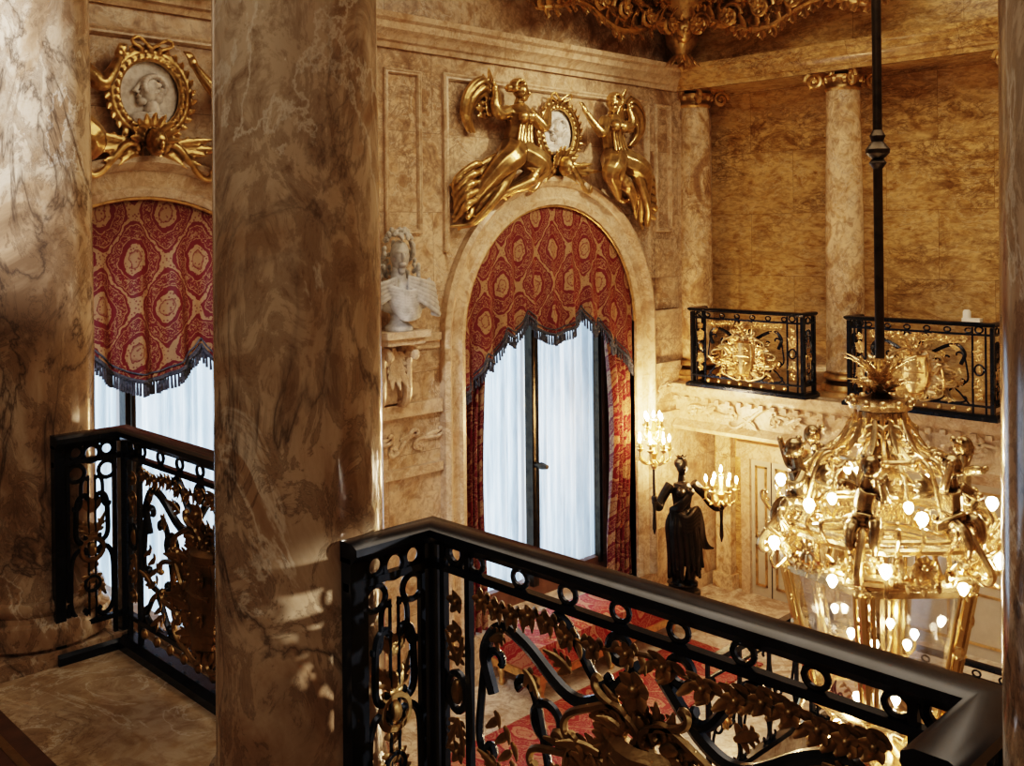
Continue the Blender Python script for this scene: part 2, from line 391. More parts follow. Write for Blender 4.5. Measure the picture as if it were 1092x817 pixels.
# ------------------------------------------------------------------ windows
def window(i,cx):
    e=empty('window_%d'%i)
    b=B().mat(M_wood); b.M=WALLM@Matrix.Translation((0,0,-.36))
    fp=[(0,-.03),(0,.04),(-.07,.04),(-.09,.02),(-.09,-.03)]
    b.sweep(arch(cx,RI,SPR,-1.6),[(-o*-1,z) for o,z in fp])
    b.box(cx-1.1,cx+1.1,.86,.97,-.03,.05); b.box(cx-1.1,cx+1.1,-1.62,-1.45,-.03,.04)
    b.mat(M_brz); b.box(cx-.035,cx+.035,-1.5,.86,-.0,.09)
    b.tube([(cx,-1.3,.12),(cx,.8,.12)],.014,8); b.lathe([(.02,-.12),(.035,-.05),(.02,0),(.035,.05),(.02,.12)],(cx,-.4,.12),8)
    for sx in (-1,1): b.box(cx+sx*.93-.02,cx+sx*.93+.02,-1.5,.86,-.0,.07)
    b.done('window_frame_%d'%i,e)
    b=B().mat(M_sheer)
    for s in (-1,1):
        x0=cx+s*.03; n=160; vs=[];fs=[]
        for k in range(n+1):
            t=k/n; x=x0+s*t*1.04; yy=.42+.034*math.sin(t*42+math.sin(t*9)*2)+.012*math.sin(t*131)
            vs+=[(x,yy,-1.6),(x,yy+.006*math.sin(t*30),1.0)]
        fs=[(2*k,2*k+2,2*k+3,2*k+1) for k in range(n)]; b.add(vs,fs)
    n=30; vs=[(cx,.43,.9)]
    for k in range(n+1):
        a=pi*k/n; vs.append((cx+1.08*math.cos(a),.43,.9+1.02*math.sin(a)))
    b.add(vs,[(0,k+1,k+2) for k in range(n)])
    b.done('sheer_curtain_%d'%i,e,sharp=80)
    L=bpy.data.lights.new('daylight_%d'%i,'AREA'); L.shape='RECTANGLE'; L.size=2.1; L.size_y=3.4; L.energy=48; L.color=(.70,.85,1)
    o=bpy.data.objects.new('daylight_%d'%i,L); o.location=(cx,.75,0.1); o.rotation_euler=(-pi/2,0,0); bpy.context.scene.collection.objects.link(o)
for i,cx in enumerate(WX): window(i+1,cx)
def drapery(cx):
    e=empty('damask_curtain')
    b=B().mat(M_dam)
    def zb(x):
        a=abs(x)
        if a<.36: return .99-.20*math.cos(a/.36*pi/2)**.8
        for (x0,z0),(x1,z1) in zip([(.36,.99),(.62,.86),(.85,.66)],[(.62,.86),(.85,.66),(1.2,.42)]):
            if a<=x1:
                t=(a-x0)/(x1-x0); return z0+(z1-z0)*t-.11*math.sin(pi*t)
        return .42
    n=150; nz=14; vs=[];fs=[]; bot=[]
    for k in range(n+1):
        x=-1.092+2.184*k/n; z0=zb(x); z1=max(z0+.02,SPR+math.sqrt(max(0,1.10**2-x*x))-.005)
        for j in range(nz+1):
            t=j/nz; am=(1-t)
            vs.append((cx+x,-.005+.035*am*math.sin(x*24)+.016*math.sin(x*51+1)*am+.02*t,z0+(z1-z0)*t))
        bot.append(V(vs[-nz-1]))
    for k in range(n):
        for j in range(nz): a=k*(nz+1)+j; fs.append((a,a+nz+1,a+nz+2,a+1))
    b.add(vs,fs)
    for s in (-1,1):
        vs=[];fs=[];n2=60;nz2=20
        for k in range(n2+1):
            for j in range(nz2+1):
                t=j/nz2; z=.85-2.45*t; w=.34-.08*math.sin(pi*min(1,t*1.2))-.03*t
                x=1.09-w*k/n2; vs.append((cx+s*x,.07+(.045+.01*math.sin(t*5))*math.sin(k/n2*28+math.sin(t*4)*.7),z))
        for k in range(n2):
            for j in range(nz2): a=k*(nz2+1)+j; fs.append((a,a+nz2+1,a+nz2+2,a+1))
        b.add(vs,fs)
    b.done('curtain_cloth',e,sharp=80)
    b=B().mat(M_fringe)
    b.tube([p+V((0,-.004,0)) for p in bot],.014,6)
    b.tube([p+V((0,-.006,.045)) for p in bot],.006,6)
    for k in range(0,151,1):
        p=bot[k]; L=.085+.012*R.random()
        b.tube([p,p+V((R.uniform(-.004,.004),-.004,-L))],[.006,.0095],5)
    for k in range(3,150,7):
        p=bot[k]; b.ell(p+V((0,-.01,-.05)),(.012,.012,.02),6,5)
    top=[V((cx+1.09*math.cos(pi-pi*q/40),-.01,SPR+1.09*math.sin(pi-pi*q/40))) for q in range(41)]
    b.mat(M_golda); b.tube(top,.012,6)
    b.done('fringe',e)
for cx in WX: drapery(cx)
# ------------------------------------------------------------------ columns
def column_near(y):
    b=B().mat(M_col); x=-4.958
    prof=[(.27,0),(.27,.07),(.285,.075),(.285,.13),(.275,.16),(.25,.17),(.245,.19),(.255,.205),(.26,.225),(.252,.245),(.238,.25),(.234,.27)]
    prof+=[(.228,.30),(.2265,.9),(.2245,1.6),(.220,2.4),(.212,3.3),(.222,3.34),(.235,3.37),(.225,3.42),(.24,3.6),(.30,3.75),(.33,3.8),(.33,4.3)]
    b.lathe(prof,(x,y,0),96); b.box(x-.285,x+.285,y-.285,y+.285,0,.06); b.done('marble_column')
for y in (-1.69,-3.68,-5.753): column_near(y)
def ionic(y,x=2.05):
    e=empty('ionic_column')
    b=B().mat(M_colf)
    b.lathe([(.170,.42),(.168,.9),(.166,1.8),(.156,2.4),(.148,2.98)],(x,y,0),40)
    b.done('shaft',e)
    b=B().mat(M_golda)
    b.box(x-.22,x+.22,y-.22,y+.22,.19,.24)
    b.lathe([(.215,.24),(.225,.26),(.21,.3),(.18,.31),(.175,.33),(.2,.345),(.205,.365),(.19,.39),(.17,.4),(.171,.42)],(x,y,0),32)
    b.done('base',e)
    b=B().mat(M_golda)
    b.lathe([(.149,2.94),(.163,2.96),(.153,2.98),(.153,3.0),(.19,3.05),(.185,3.08)],(x,y,0),32)
    b.box(x-.24,x+.2,y-.24,y+.24,3.10,3.15)
    for sx in (-1,1):
        for sy in (-1,1):
            c=V((x+sx*.19,y+sy*.19,3.03)); d=V((sx,sy,0)).normalized()
            pts=[]
            for k in range(26):
                a=k/25*2*pi*1.6; r=.078*(1-k/30); pts.append(c+d*(math.cos(a)*r)+V((0,0,math.sin(a)*r)))
            b.tube(pts,.020,6,fa=1.4)
            b.ell(c,.024,6,4)
    for k in range(12):
        a=2*pi*k/12; b.ell((x+.17*math.cos(a),y+.17*math.sin(a),3.04),(.03,.03,.035),6,5)
    for d in ((-1,0),(0,-1),(0,1)): rosette(b,(x+d[0]*.22,y+d[1]*.22,3.11),(d[0],d[1],0),.055,6)
    b.done('capital',e)
for y in (-.07,-1.69,-3.32,-4.95): ionic(y)
# ------------------------------------------------------------------ balustrades
def cartouche(b,P,cs,cz,w,h,o,mats):
    m1,m2=mats; b.mat(m2)
    def Q(s,z,d=0): return V(P(cs+s*w,cz+z*h,o+d))
    o0=V(P(0,0,0)); nrm=(V(P(0,0,1))-o0).normalized(); k_=w/.46
    sh=[(-.24,.34),(-.10,.30),(0,.38),(.10,.30),(.24,.34),(.27,.10),(.22,-.14),(.10,-.32),(0,-.42),(-.10,-.32),(-.22,-.14),(-.27,.10)]
    for (f_,d) in ((1,.0),(.84,.018)): b.tube(cat([(q[0],q[1],q[2]) for q in [Q(x*f_,z*f_,d) for x,z in sh+[sh[0]]]],3),.017*k_,6)
    for k in range(11):
        t=-.34+.066*k; ww=.23*math.sqrt(max(.05,1-((t-.05)/.46)**2)) 
        b.tube([Q(-ww,t,0),Q(-ww*.5,t,.022),Q(0,t,.03),Q(ww*.5,t,.022),Q(ww,t,0)],.030*k_*h/.40,6)
    b.tube([Q(0,-.34,.045),Q(0,.32,.045)],.010,5); b.tube([Q(-.2,.04,.035),Q(0,.05,.05),Q(.2,.04,.035)],.010,5)
    rosette(b,Q(.10,.18,.045),nrm,.045*k_,6); rosette(b,Q(-.10,.18,.045),nrm,.045*k_,6); rosette(b,Q(-.08,-.12,.045),nrm,.045*k_,5); rosette(b,Q(.08,-.12,.045),nrm,.045*k_,5)
    for s in (-1,1):
        for k in range(10):
            a=-1.35+2.75*k/9; sw=.7*(1 if k%2 else -.6)
            c=Q(s*.28*math.cos(a),.38*math.sin(a)); ln=.50+.10*math.sin(k*2.4)
            tip=Q(s*ln*math.cos(a+.3*sw)*1.30,ln*math.sin(a+.3*sw)*1.10); d=tip-c
            acanth(b,c,d,nrm,d.length,.115*k_,.16,4)
            c2=Q(s*.38*math.cos(a+.14),.42*math.sin(a+.14),.01); acanth(b,c2,d+V((0,0,.05*sw)),nrm,d.length*.6,.09*k_,.3,3)
        for (p,q,S,f) in (((s*.12,.44),(s*.50,.30),False,-s),((s*.10,-.45),(s*.50,-.32),False,s),((s*.42,.20),(s*.48,-.24),False,-s),((s*.05,.40),(s*.28,.62),True,s),((s*.50,.28),(s*.80,.05),True,-s),((s*.5,-.3),(s*.78,-.12),True,s),((s*.34,.06),(s*.62,.22),True,-s)):
            b.tube([V(P(cs+u[0]*w,cz+u[1]*h,o+.018)) for u in scroll2(p,q,S,f,1.25)],.0115*k_,6)
        for (q1,q2,q3,q4,W) in ((.42,-.02,.84,.02,.08),(.42,-.2,.76,-.40,.08),(.40,.22,.74,.40,.07)):
            d=Q(q3,q4)-Q(q1,q2); acanth(b,Q(q1,q2),d,nrm,d.length,W*1.3*k_,.12,4)
    for k in range(5): acanth(b,Q((k-2)*.06,.4),Q((k-2)*.15,.75)-Q((k-2)*.05,.4),nrm,.26*h,.08*k_,.2,3)
    rosette(b,Q(0,.66,.03),nrm,.06*k_,6)
def bal_bay(name,xm,y0,y1,xr,z0,zt,gm,out=1,detail=1):
    e=empty(name)
    H=zt-z0; L=y0-y1; f=H/.9
    iron=B().mat(M_iron); g=B().mat(gm)
    hr=[(-.036,zt-.040),(-.048,zt-.028),(-.046,zt-.010),(-.026,zt),(.026,zt),(.046,zt-.010),(.048,zt-.028),(.036,zt-.040),(.024,zt-.052),(-.024,zt-.052)]
    if detail<1: hr=[(a*.7,zt+(z-zt)*.7) for a,z in hr]
    path=[(xr,y0),(xm,y0),(xm,y1),(xr,y1)]
    iron.sweep(path,hr)
    iron.sweep(path,[(-.05,z0),(-.05,z0+.03),(-.025,z0+.05),(.025,z0+.05),(.05,z0+.03),(.05,z0)])
    iron.sweep(path,[(-.012,z0+.12*f),(-.012,z0+.14*f),(.012,z0+.14*f),(.012,z0+.12*f)])
    iron.sweep(path,[(-.012,z0+.775*f),(-.012,z0+.795*f),(.012,z0+.795*f),(.012,z0+.775*f)])
    P=lambda s,z,o=0:(xm+o*out,y0-s,z0+z*f)
    def bar(b,pts,r,o=0,seg=6): b.tube([P(p[0],p[1],o) for p in pts],r,seg)
    br=.011*(1 if detail==1 else .7)
    sgn=1 if xm>xr else -1
    def post(x,y,w=.016):
        if detail<1: w*=.7
        iron.box(x-w,x+w,y-w,y+w,z0+.03,zt-.04)
    post(xm,y0,.02); post(xm,y1,.02)
    for s in (.05,.15): post(xm,y0-s,.009); post(xm,y1+s,.009)
    for yy in (y0,y1):
        post(xr+sgn*.02,yy,.02); post(xr+sgn*.055,yy,.008); post(xm-sgn*.04,yy,.008)
    W=abs(xm-xr)
    for yy in (y0,y1):
        PR=lambda s,z,o=0:(xr+sgn*s,yy+o,z0+z*f)
        def rb(pts,r=br,b=iron,o=0): b.tube([PR(p[0],p[1],o) for p in pts],r,6)
        def ring(cs,cz,r,b=iron,rr=br): b.tube([PR(cs+r*math.cos(2*pi*k/16),cz+r*math.sin(2*pi*k/16)) for k in range(16)],rr,6,closed=True)
        mid=W/2+.01; q=W/2-.065
        if W>.27: ring(mid-.062,.735,.034,iron,.009); ring(mid+.062,.735,.034,iron,.009); ring(mid-.062,.82,.026,iron,.008); ring(mid+.062,.82,.026,iron,.008)
        ring(mid,.81,.034)
        for s in (-1,1):
            rb(scroll2((mid+s*q*.30,.62),(mid+s*q*.45,.47),False,-s,1.5),.011); rb(scroll2((mid+s*q*.3,.40),(mid+s*q*.45,.18),False,-s,1.3),.010)
            rb([(mid+s*.014,.72),(mid+s*.014,.14)],.005)
            rb(scroll2((mid+s*q*.2,.70),(mid+s*q*.9,.60),True,s,1.2),.008)
        ring(mid,.42,.045,g,.012); ring(mid,.28,.03,iron,.008)
        for z in (.60,.50,.36,.20): rosette(g,PR(mid,z),(0,1,0),.035,5)
        g.ell(PR(mid,.42),(.02,.02,.03),8,6)
        for s in (-1,1):
            acanth(g,PR(mid,.46),(sgn*s*.6,0,1),(0,1,0),.12*f,.06,.1,3); acanth(g,PR(mid,.32),(sgn*s*.6,0,-1),(0,1,0),.12*f,.06,.1,3)
            leaf(g,PR(mid,.57),(sgn*s*.8,0,1),(0,1,0),.08*f,.03,.1)
    for (a,d) in ((.10,1),(L-.10,-1)):
        iron.tube([P(a+.03*math.cos(2*pi*k/16),.83+.03*math.sin(2*pi*k/16)) for k in range(16)],br,6,closed=True)
        for z in (.70,.62,.30,.22): rosette(g,P(a,z),(out,0,0),.035,5)
        iron.tube([P(a+.035*math.cos(2*pi*k/16),.46+.05*math.sin(2*pi*k/16)) for k in range(16)],br,6,closed=True)
        g.ell(P(a,.46),(.015,.02,.035),8,6)
        for s in (-1,1): acanth(g,P(a,.53),V(P(s*.4,1))-V(P(0,0)),(out,0,0),.1,.05,.1,3); acanth(g,P(a,.39),V(P(s*.4,-1))-V(P(0,0)),(out,0,0),.1,.05,.1,3)
    c=L/2
    for side in (1,-1):
        mp=lambda s:(s if side==1 else L-s)
        pts=cat([(.24,.50,0),(.21,.60,0),(.27,.68,0),(.36,.66,0),(.50,.58,0),(.60,.60,0),(c-.03,.71,0)],6)
        bar(iron,[(mp(p.x),p.y) for p in pts],.016)
        bar(iron,[(mp(p[0]),p[1]) for p in scroll2((.27,.58),(.23,.36),False,1,1.4)],br)
        bar(iron,[(mp(p[0]),p[1]) for p in scroll2((.24,.36),(.46,.22),True,-1,1.3)],br)
        bar(iron,[(mp(p[0]),p[1]) for p in scroll2((.34,.54),(.40,.34),False,-1,1.5)],br)
        bar(iron,[(mp(p[0]),p[1]) for p in scroll2((.22,.20),(.40,.17),False,1,1.2)],br)
        bar(iron,[(mp(p[0]),p[1]) for p in scroll2((.46,.735),(.62,.66),True,1,1.2)],.013)
        iron.tube([P(mp(.43)+.045*math.cos(2*pi*k/18),.49+.045*math.sin(2*pi*k/18)) for k in range(18)],br,6,closed=True)
        iron.tube([P(mp(.66)+.03*math.cos(2*pi*k/18),.735+.03*math.sin(2*pi*k/18)) for k in range(18)],br,6,closed=True)
        bar(iron,[(mp(p.x),p.y) for p in cat([(.18,.14,0),(.30,.27,0),(.42,.15,0),(.56,.17,0)],6)],br)
        gp=cat([(.19,.74,0),(.30,.725,0),(.42,.745,0),(.55,.72,0),(c,.745,0)],8)
        bar(g,[(mp(p.x),p.y) for p in gp],.006,.006)
        for i,p in enumerate(gp[:-1]):
            d=V(P(side,.9*(-1)**i))-V(P(0,0))
            leaf(g,P(mp(p.x),p.y,.008),d,(out,0,0),.052,.024,.35,.35,4)
            if i%4==2: rosette(g,P(mp(p.x),p.y,.016),(out,0,0),.032,5)
        gp=cat([(.25,.46,0),(.31,.40,0),(.30,.30,0),(.36,.22,0),(.30,.17,0)],4)
        for i,p in enumerate(gp): leaf(g,P(mp(p.x),p.y,.006),V(P(side*(-1)**i*.7,-.6))-V(P(0,0)),(out,0,0),.05,.024,.3,.35,4)
        for (a,z,dx,dz) in ((.24,.64,1,.5),(.36,.60,1,-.6),(.52,.64,-1,.6),(.45,.40,1,-1),(.27,.30,-1,1)):
            acanth(g,P(mp(a),z,.01),V(P(side*dx,dz))-V(P(0,0)),(out,0,0),.09,.06,.25,3)
    k=int((L-.36)/.105)
    for i in range(k+1):
        s=.18+(L-.36)*i/k
        g.ell(P(s,.085,0),(.012,.022,.022),8,5)
    k=int((L-.36)/.16)
    for i in range(k+1):
        s=.18+(L-.36)*i/k
        bar(iron,[(s+.026*math.cos(2*pi*q/12),.82+.022*math.sin(2*pi*q/12)) for q in range(13)],.007)
    cartouche(g,P,c,.38,.40,.46,.02,(M_iron,gm))
    iron.done('ironwork',e); g.done('gilt_ornament',e)
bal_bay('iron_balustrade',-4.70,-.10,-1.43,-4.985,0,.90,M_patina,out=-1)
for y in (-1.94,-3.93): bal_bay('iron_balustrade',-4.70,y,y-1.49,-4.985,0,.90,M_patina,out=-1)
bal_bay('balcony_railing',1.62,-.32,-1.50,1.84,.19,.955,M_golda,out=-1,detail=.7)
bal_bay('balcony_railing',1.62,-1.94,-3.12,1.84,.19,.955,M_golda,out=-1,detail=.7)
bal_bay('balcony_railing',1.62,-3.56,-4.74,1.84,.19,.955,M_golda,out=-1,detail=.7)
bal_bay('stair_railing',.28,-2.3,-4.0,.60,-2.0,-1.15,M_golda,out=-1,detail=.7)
def xrail(name,x0,x1,y,z0,zt):
    b=B().mat(M_iron); H=zt-z0
    b.box(x0,x1,y-.03,y+.03,zt-.04,zt); b.box(x0,x1,y-.03,y+.03,z0,z0+.04); b.box(x0,x1,y-.01,y+.01,zt-.14,zt-.12)
    n=int((x1-x0)/.34)
    for i in range(n+1):
        x=x0+(x1-x0)*i/n; b.box(x-.012,x+.012,y-.012,y+.012,z0,zt)
    for i in range(n):
        x=x0+(x1-x0)*(i+.5)/n
        for s in (-1,1):
            b.mat(M_iron); b.tube([(p[0],y,p[1]) for p in scroll2((x+s*.03,z0+H*.42),(x+s*.12,z0+H*.78),False,s,1.3)],.01,6)
            b.tube([(p[0],y,p[1]) for p in scroll2((x+s*.03,z0+H*.42),(x+s*.12,z0+H*.10),False,-s,1.3)],.01,6)
        b.mat(M_golda); rosette(b,(x,y-.01,z0+H*.45),(0,-1,0),.07,7); rosette(b,(x,y-.01,z0+H*.72),(0,-1,0),.04,5)
    b.done(name)
xrail('landing_railing',-4.4,-3.0,-2.2,-2.0,-1.15)
xrail('landing_railing',-.9,.24,-2.2,-2.0,-1.15)
b=B().mat(M_red); b.box(-2.6,1.0,-1.45,-.66,-2.0,-1.985); b.box(-2.6,-1.3,-2.2,-1.45,-2.0,-1.985); b.done('red_carpet')
# ------------------------------------------------------------------ gilded relief groups
def relief(cx):
    e=empty('gilded_relief_sculpture')
    b=B().mat(M_gold); b.M=WALLM@Matrix.Translation((cx,0,0))
    n=30; cz=2.57
    for k in range(n):
        a=2*pi*k/n
        for s in (-1,1):
            c=V((.245*math.cos(a),cz+.26*math.sin(a),.06)); t=V((-math.sin(a),math.cos(a),0)); nr=V((math.cos(a),math.sin(a),0))
            leaf(b,c,t+nr*s*.9,(0,0,1),.085,.045,.35,.5,4)
    b.tube([(.245*math.cos(2*pi*k/40),cz+.26*math.sin(2*pi*k/40),.045) for k in range(40)],.034,8,closed=True)
    b.tube([(.20*math.cos(2*pi*k/40),cz+.215*math.sin(2*pi*k/40),.06) for k in range(40)],.014,8,closed=True)
    for s in (-1,1):
        b.tube(cat([(0,cz+.28,.08),(s*.09,cz+.34,.11),(s*.13,cz+.31,.1),(s*.05,cz+.27,.08)],5),.012,6)
    b.ell((0,2.27,.14),(.065,.09,.08),12,8); b.ell((0,2.25,.22),(.016,.03,.02)); b.ell((0,2.21,.19),(.03,.012,.02))
    for s in (-1,1): b.ell((s*.028,2.285,.195),(.016,.010,.018))
    for k in range(9):
        a=pi*(k/8); leaf(b,(.05*math.cos(a),2.29+.05*math.sin(a),.1),(math.cos(a),math.sin(a),0),(0,0,1),.14,.05,.4,.5,4)
    for s in (-1,1):
        for (x1,z1,w) in ((.36,2.31,.15),(.32,2.20,.13),(.46,2.24,.14),(.18,2.12,.12),(.28,2.14,.12)):
            acanth(b,(s*.04,2.25,.06),(s*x1,z1-2.25,0),(0,0,1),math.hypot(x1,z1-2.25)*1.1,w,.15,4)
        b.tube([(p[0],p[1],.08) for p in scroll2((s*.10,2.22),(s*.38,2.10),True,s,1.2)],.022,8)
        X=lambda x:s*x
        def T(pts,rr,n=5,seg=9):
            P=cat([(X(p[0]),p[1],p[2]) for p in pts],n); m=len(P); q=[]
            for i in range(m):
                t=i/(m-1)*(len(rr)-1); k=min(int(t),len(rr)-2); q.append(rr[k]+(rr[k+1]-rr[k])*(t-k))
            b.tube(P,q,seg)
        b.ell((X(.60),2.865,.19),(.062,.066,.070),12,8); b.ell((X(.585),2.822,.20),(.042,.046,.048),10,7)
        T([(.552,2.875,.225),(.533,2.845,.237),(.55,2.838,.23)],[.008,.013,.008],3,6)
        b.ell((X(.556),2.818,.225),(.014,.008,.018)); b.ell((X(.562),2.797,.215),(.016,.014,.018))
        for q in range(9):
            a=q/8*pi*1.15-.2; b.ell((X(.625+.060*math.cos(a)),2.885+.066*math.sin(a),.185),(.026,.026,.058),8,6)
        b.ell((X(.70),2.885,.16),(.042,.038,.042)); b.ell((X(.625),2.95,.18),(.032,.026,.036))
        T([(.60,2.80,.18),(.605,2.72,.16)],[.040,.050])
        # trunk: shoulders, waist, belly, hips
        T([(.60,2.75,.15),(.60,2.67,.16),(.61,2.56,.16),(.64,2.45,.16),(.67,2.34,.16)],[.08,.125,.098,.105,.145])
        b.ell((X(.55),2.65,.255),.050); b.ell((X(.645),2.645,.265),.050)
        for q in range(5): T([(.53+.03*q,2.60,.245),(.54+.035*q,2.50,.25),(.55+.045*q,2.38,.27)],[.012,.016,.018],4,6)
        T([(.50,2.70,.17),(.42,2.62,.22),(.37,2.58,.24),(.30,2.66,.21),(.24,2.76,.17)],[.062,.056,.048,.038,.024])
        b.ell((X(.235),2.78,.16),(.030,.036,.022))
        for q in range(4): T([(.235+.014*q-.025,2.79,.16),(.215+.015*q-.025,2.83,.155),(.20+.014*q-.02,2.85,.14)],[.009,.008,.006],3,6)
        T([(.71,2.69,.15),(.82,2.66,.17),(.88,2.72,.18),(.86,2.84,.16)],[.062,.054,.042,.028]); b.ell((X(.86),2.87,.16),(.027,.036,.022))
        # legs under the drapery, bare feet
        T([(.68,2.36,.17),(.80,2.30,.27),(.92,2.22,.27),(1.02,2.08,.20),(1.12,1.92,.14)],[.13,.12,.095,.075,.038])
        T([(1.12,1.91,.14),(1.15,1.85,.16),(1.21,1.81,.19)],[.036,.030,.018])
        T([(.62,2.36,.17),(.50,2.28,.27),(.46,2.22,.27),(.59,2.12,.21),(.72,2.01,.14)],[.13,.115,.088,.07,.038])
        T([(.72,2.01,.14),(.76,1.98,.16),(.80,1.99,.18)],[.032,.028,.016])
        # wing : layered feathers behind the shoulder, plus billowing mantle
        for r_ in range(2):
            for q in range(7):
                a=1.15-.23*q; L=(.36-.02*q)*(1-.35*r_)
                leaf(b,(X(.74),2.70,.07+.03*r_),(s*math.cos(a),math.sin(a),0),(0,0,1),L+.05,.085,.12,.35,7)
        for q in range(6):
            o=q*.030; w=.5+.5*math.sin(q*2.4)
            T([(.86,2.86-.02*q,.10),(.97-o*.2,2.94-o*.8,.10+.04*w),(1.11-o*.4,2.84-o*.7,.09+.04*w),(1.15-o*.5,2.66-o*.3,.07+.03*w),(1.06-o*.5+.02*w,2.50+.02*w,.05)],[.016,.026,.030,.027,.010],5,8)
        # skirt drapery sweeping outwards : broad folds of uneven width
        for q in range(11):
            t=q/10; w=math.sin(q*2.7); w2=math.cos(q*1.9); g_=.8+.35*abs(math.sin(q*1.3))
            T([(.56+.15*t,2.44-.08*t,.20+.015*w),(.74+.10*t,2.37-.22*t,.31-.07*abs(t-.5)+.015*w),(.92+.07*t+.02*w2,2.30-.38*t,.22+.035*w),(1.10+.03*w2,2.17-.40*t,.12+.03*w),(1.20+.07*w2,2.07-.36*t+.04*w,.05)],[.034*g_,.042*g_,.040*g_,.034*g_,.010],5,8)
        for q in range(5):
            t=q/4; T([(.98,2.24-.26*t,.14),(1.12+.08*t,2.24-.32*t,.19),(1.26-.06*t,2.12-.26*t,.12),(1.23,1.98-.2*t,.05)],[.024,.032,.028,.010],4,8)
        for q in range(6):
            t=q/5; w=math.sin(q*2.2)
            T([(.60,2.38-.05*q,.24),(.475+.036*q,2.28-.040*q,.32+.015*w),(.62+.05*q,2.13-.028*q,.22+.03*w),(.86+.04*q,2.05-.045*q+.02*w,.07)],[.034,.042,.036,.012],5,8)
    b.done('figures',e,remesh=.0085,smooth_it=1)
    b=B().mat(M_whitep); b.M=WALLM@Matrix.Translation((cx,0,0))
    b.lathe([(.001,.03),(.19,.03),(.2,.02),(.2,0)],(0,cz,0),40,1,1.08)
    b.ell((.0,cz+.03,.03),(.075,.09,.06),14,8); b.tube([(-.06,cz+.065,.055),(-.098,cz+.015,.055),(-.07,cz+.008,.055)],[.012,.017,.012],6); b.ell((-.07,cz-.015,.05),(.016,.010,.02)); b.ell((-.05,cz-.045,.045),(.032,.028,.028))
    for k in range(16):
        a=k/15*pi*1.35-.6; b.ell((.025+.07*math.cos(a),cz+.05+.065*math.sin(a),.06),(.022,.020,.036),8,5)
    for k in range(9): b.ell((.045+.02*math.cos(k*2.2),cz+.03+.035*math.sin(k*1.7),.07),(.018,.016,.022),7,5)
    b.ell((.05,cz+.0,.04),(.045,.06,.045)); b.ell((.02,cz-.09,.04),(.05,.07,.045)); b.ell((.0,cz-.15,.03),(.13,.05,.05),12,6)
    for k in range(4): b.tube(cat([(-.10,cz-.14-.01*k,.05),(0,cz-.12-.015*k,.08),(.11,cz-.11-.018*k,.05)],4),.008,6)
    b.done('portrait_medallion',e,remesh=.0045)
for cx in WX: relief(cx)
# ------------------------------------------------------------------ bust
def bust(x,y=-.19,z=.98):
    e=empty('marble_bust')
    b=B().mat(M_white); b.M=Matrix.Translation((x,y,z))@Matrix.Rotation(-.35,4,'Z')@Matrix.Diagonal((.82,.84,.97,1))
    b.lathe([(.13,0),(.13,.03),(.10,.05),(.07,.09),(.075,.13),(.10,.15)],(0,0,0),24)
    b.ell((0,0,.26),(.23,.13,.14),16,10); b.ell((-.2,0,.27),(.11,.10,.12),12,8); b.ell((.2,0,.27),(.11,.10,.12),12,8)
    b.tube([(0,0,.32),(0,-.01,.48)],[.085,.06],12)
    b.ell((.01,-.02,.57),(.085,.105,.12),16,10); b.ell((0.01,-.125,.56),(.018,.03,.03)); b.ell((.01,-.1,.50),(.035,.04,.02)); b.ell((.01,-.085,.46),(.03,.03,.03)); b.ell((.01,-.1,.60),(.06,.03,.015))
    for k in range(190):
        a=R.uniform(0,2*pi); h=R.uniform(-.28,.17); rr=.120*math.sqrt(max(.1,1-(max(0,h)/.19)**2))+(.035 if h<-.05 else 0)
        if math.sin(a)<-.45 and h<.09: continue
        b.ell((.01+rr*math.cos(a)*1.15,.01+rr*math.sin(a)*1.1,.60+h),(.022,.022,.022),8,5)
    for k in range(11):
        b.tube(cat([(-.28+.018*k,-.02,.35-.014*k),(-.12+.01*k,-.14,.34-.024*k),(.08,-.15,.30-.021*k),(.28-.01*k,-.06,.39-.028*k)],5),.014,8)
    for k in range(6): b.tube(cat([(.05,-.12,.41-.022*k),(.22,-.13,.37-.034*k),(.32+.01*k,-.05,.34-.045*k),(.32,.02,.22-.02*k)],5),.019,8)
    for k in range(5): b.tube(cat([(-.05,-.12,.40-.024*k),(-.2,-.12,.36-.036*k),(-.31,-.03,.32-.048*k)],5),.018,8)
    b.done('bust',e,remesh=.0065,smooth_it=1)
    b=B().mat(M_trim)
    b.box(x-.2,x+.2,y-.13,0,z-.05,z); b.box(x-.17,x+.17,y-.10,0,z-.1,z-.05)
    for sx in (-.12,.12):
        b.tube([(x+sx,p[0],p[1]) for p in scroll2((-.22,z-.20),(-.07,z-.52),True,1,1.5)],.035,8)
        b.box(x+sx-.04,x+sx+.04,-.12,0,z-.5,z-.1)
    for k in range(3): acanth(b,(x,-.13,z-.14),( (k-1)*.25,-.1,-1),(0,-1,0),.32,.16,.15)
    b.box(x-.14,x+.14,-.06,0,z-.56,z-.1)
    b.done('bracket_console',e)
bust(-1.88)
bust(-5.6)
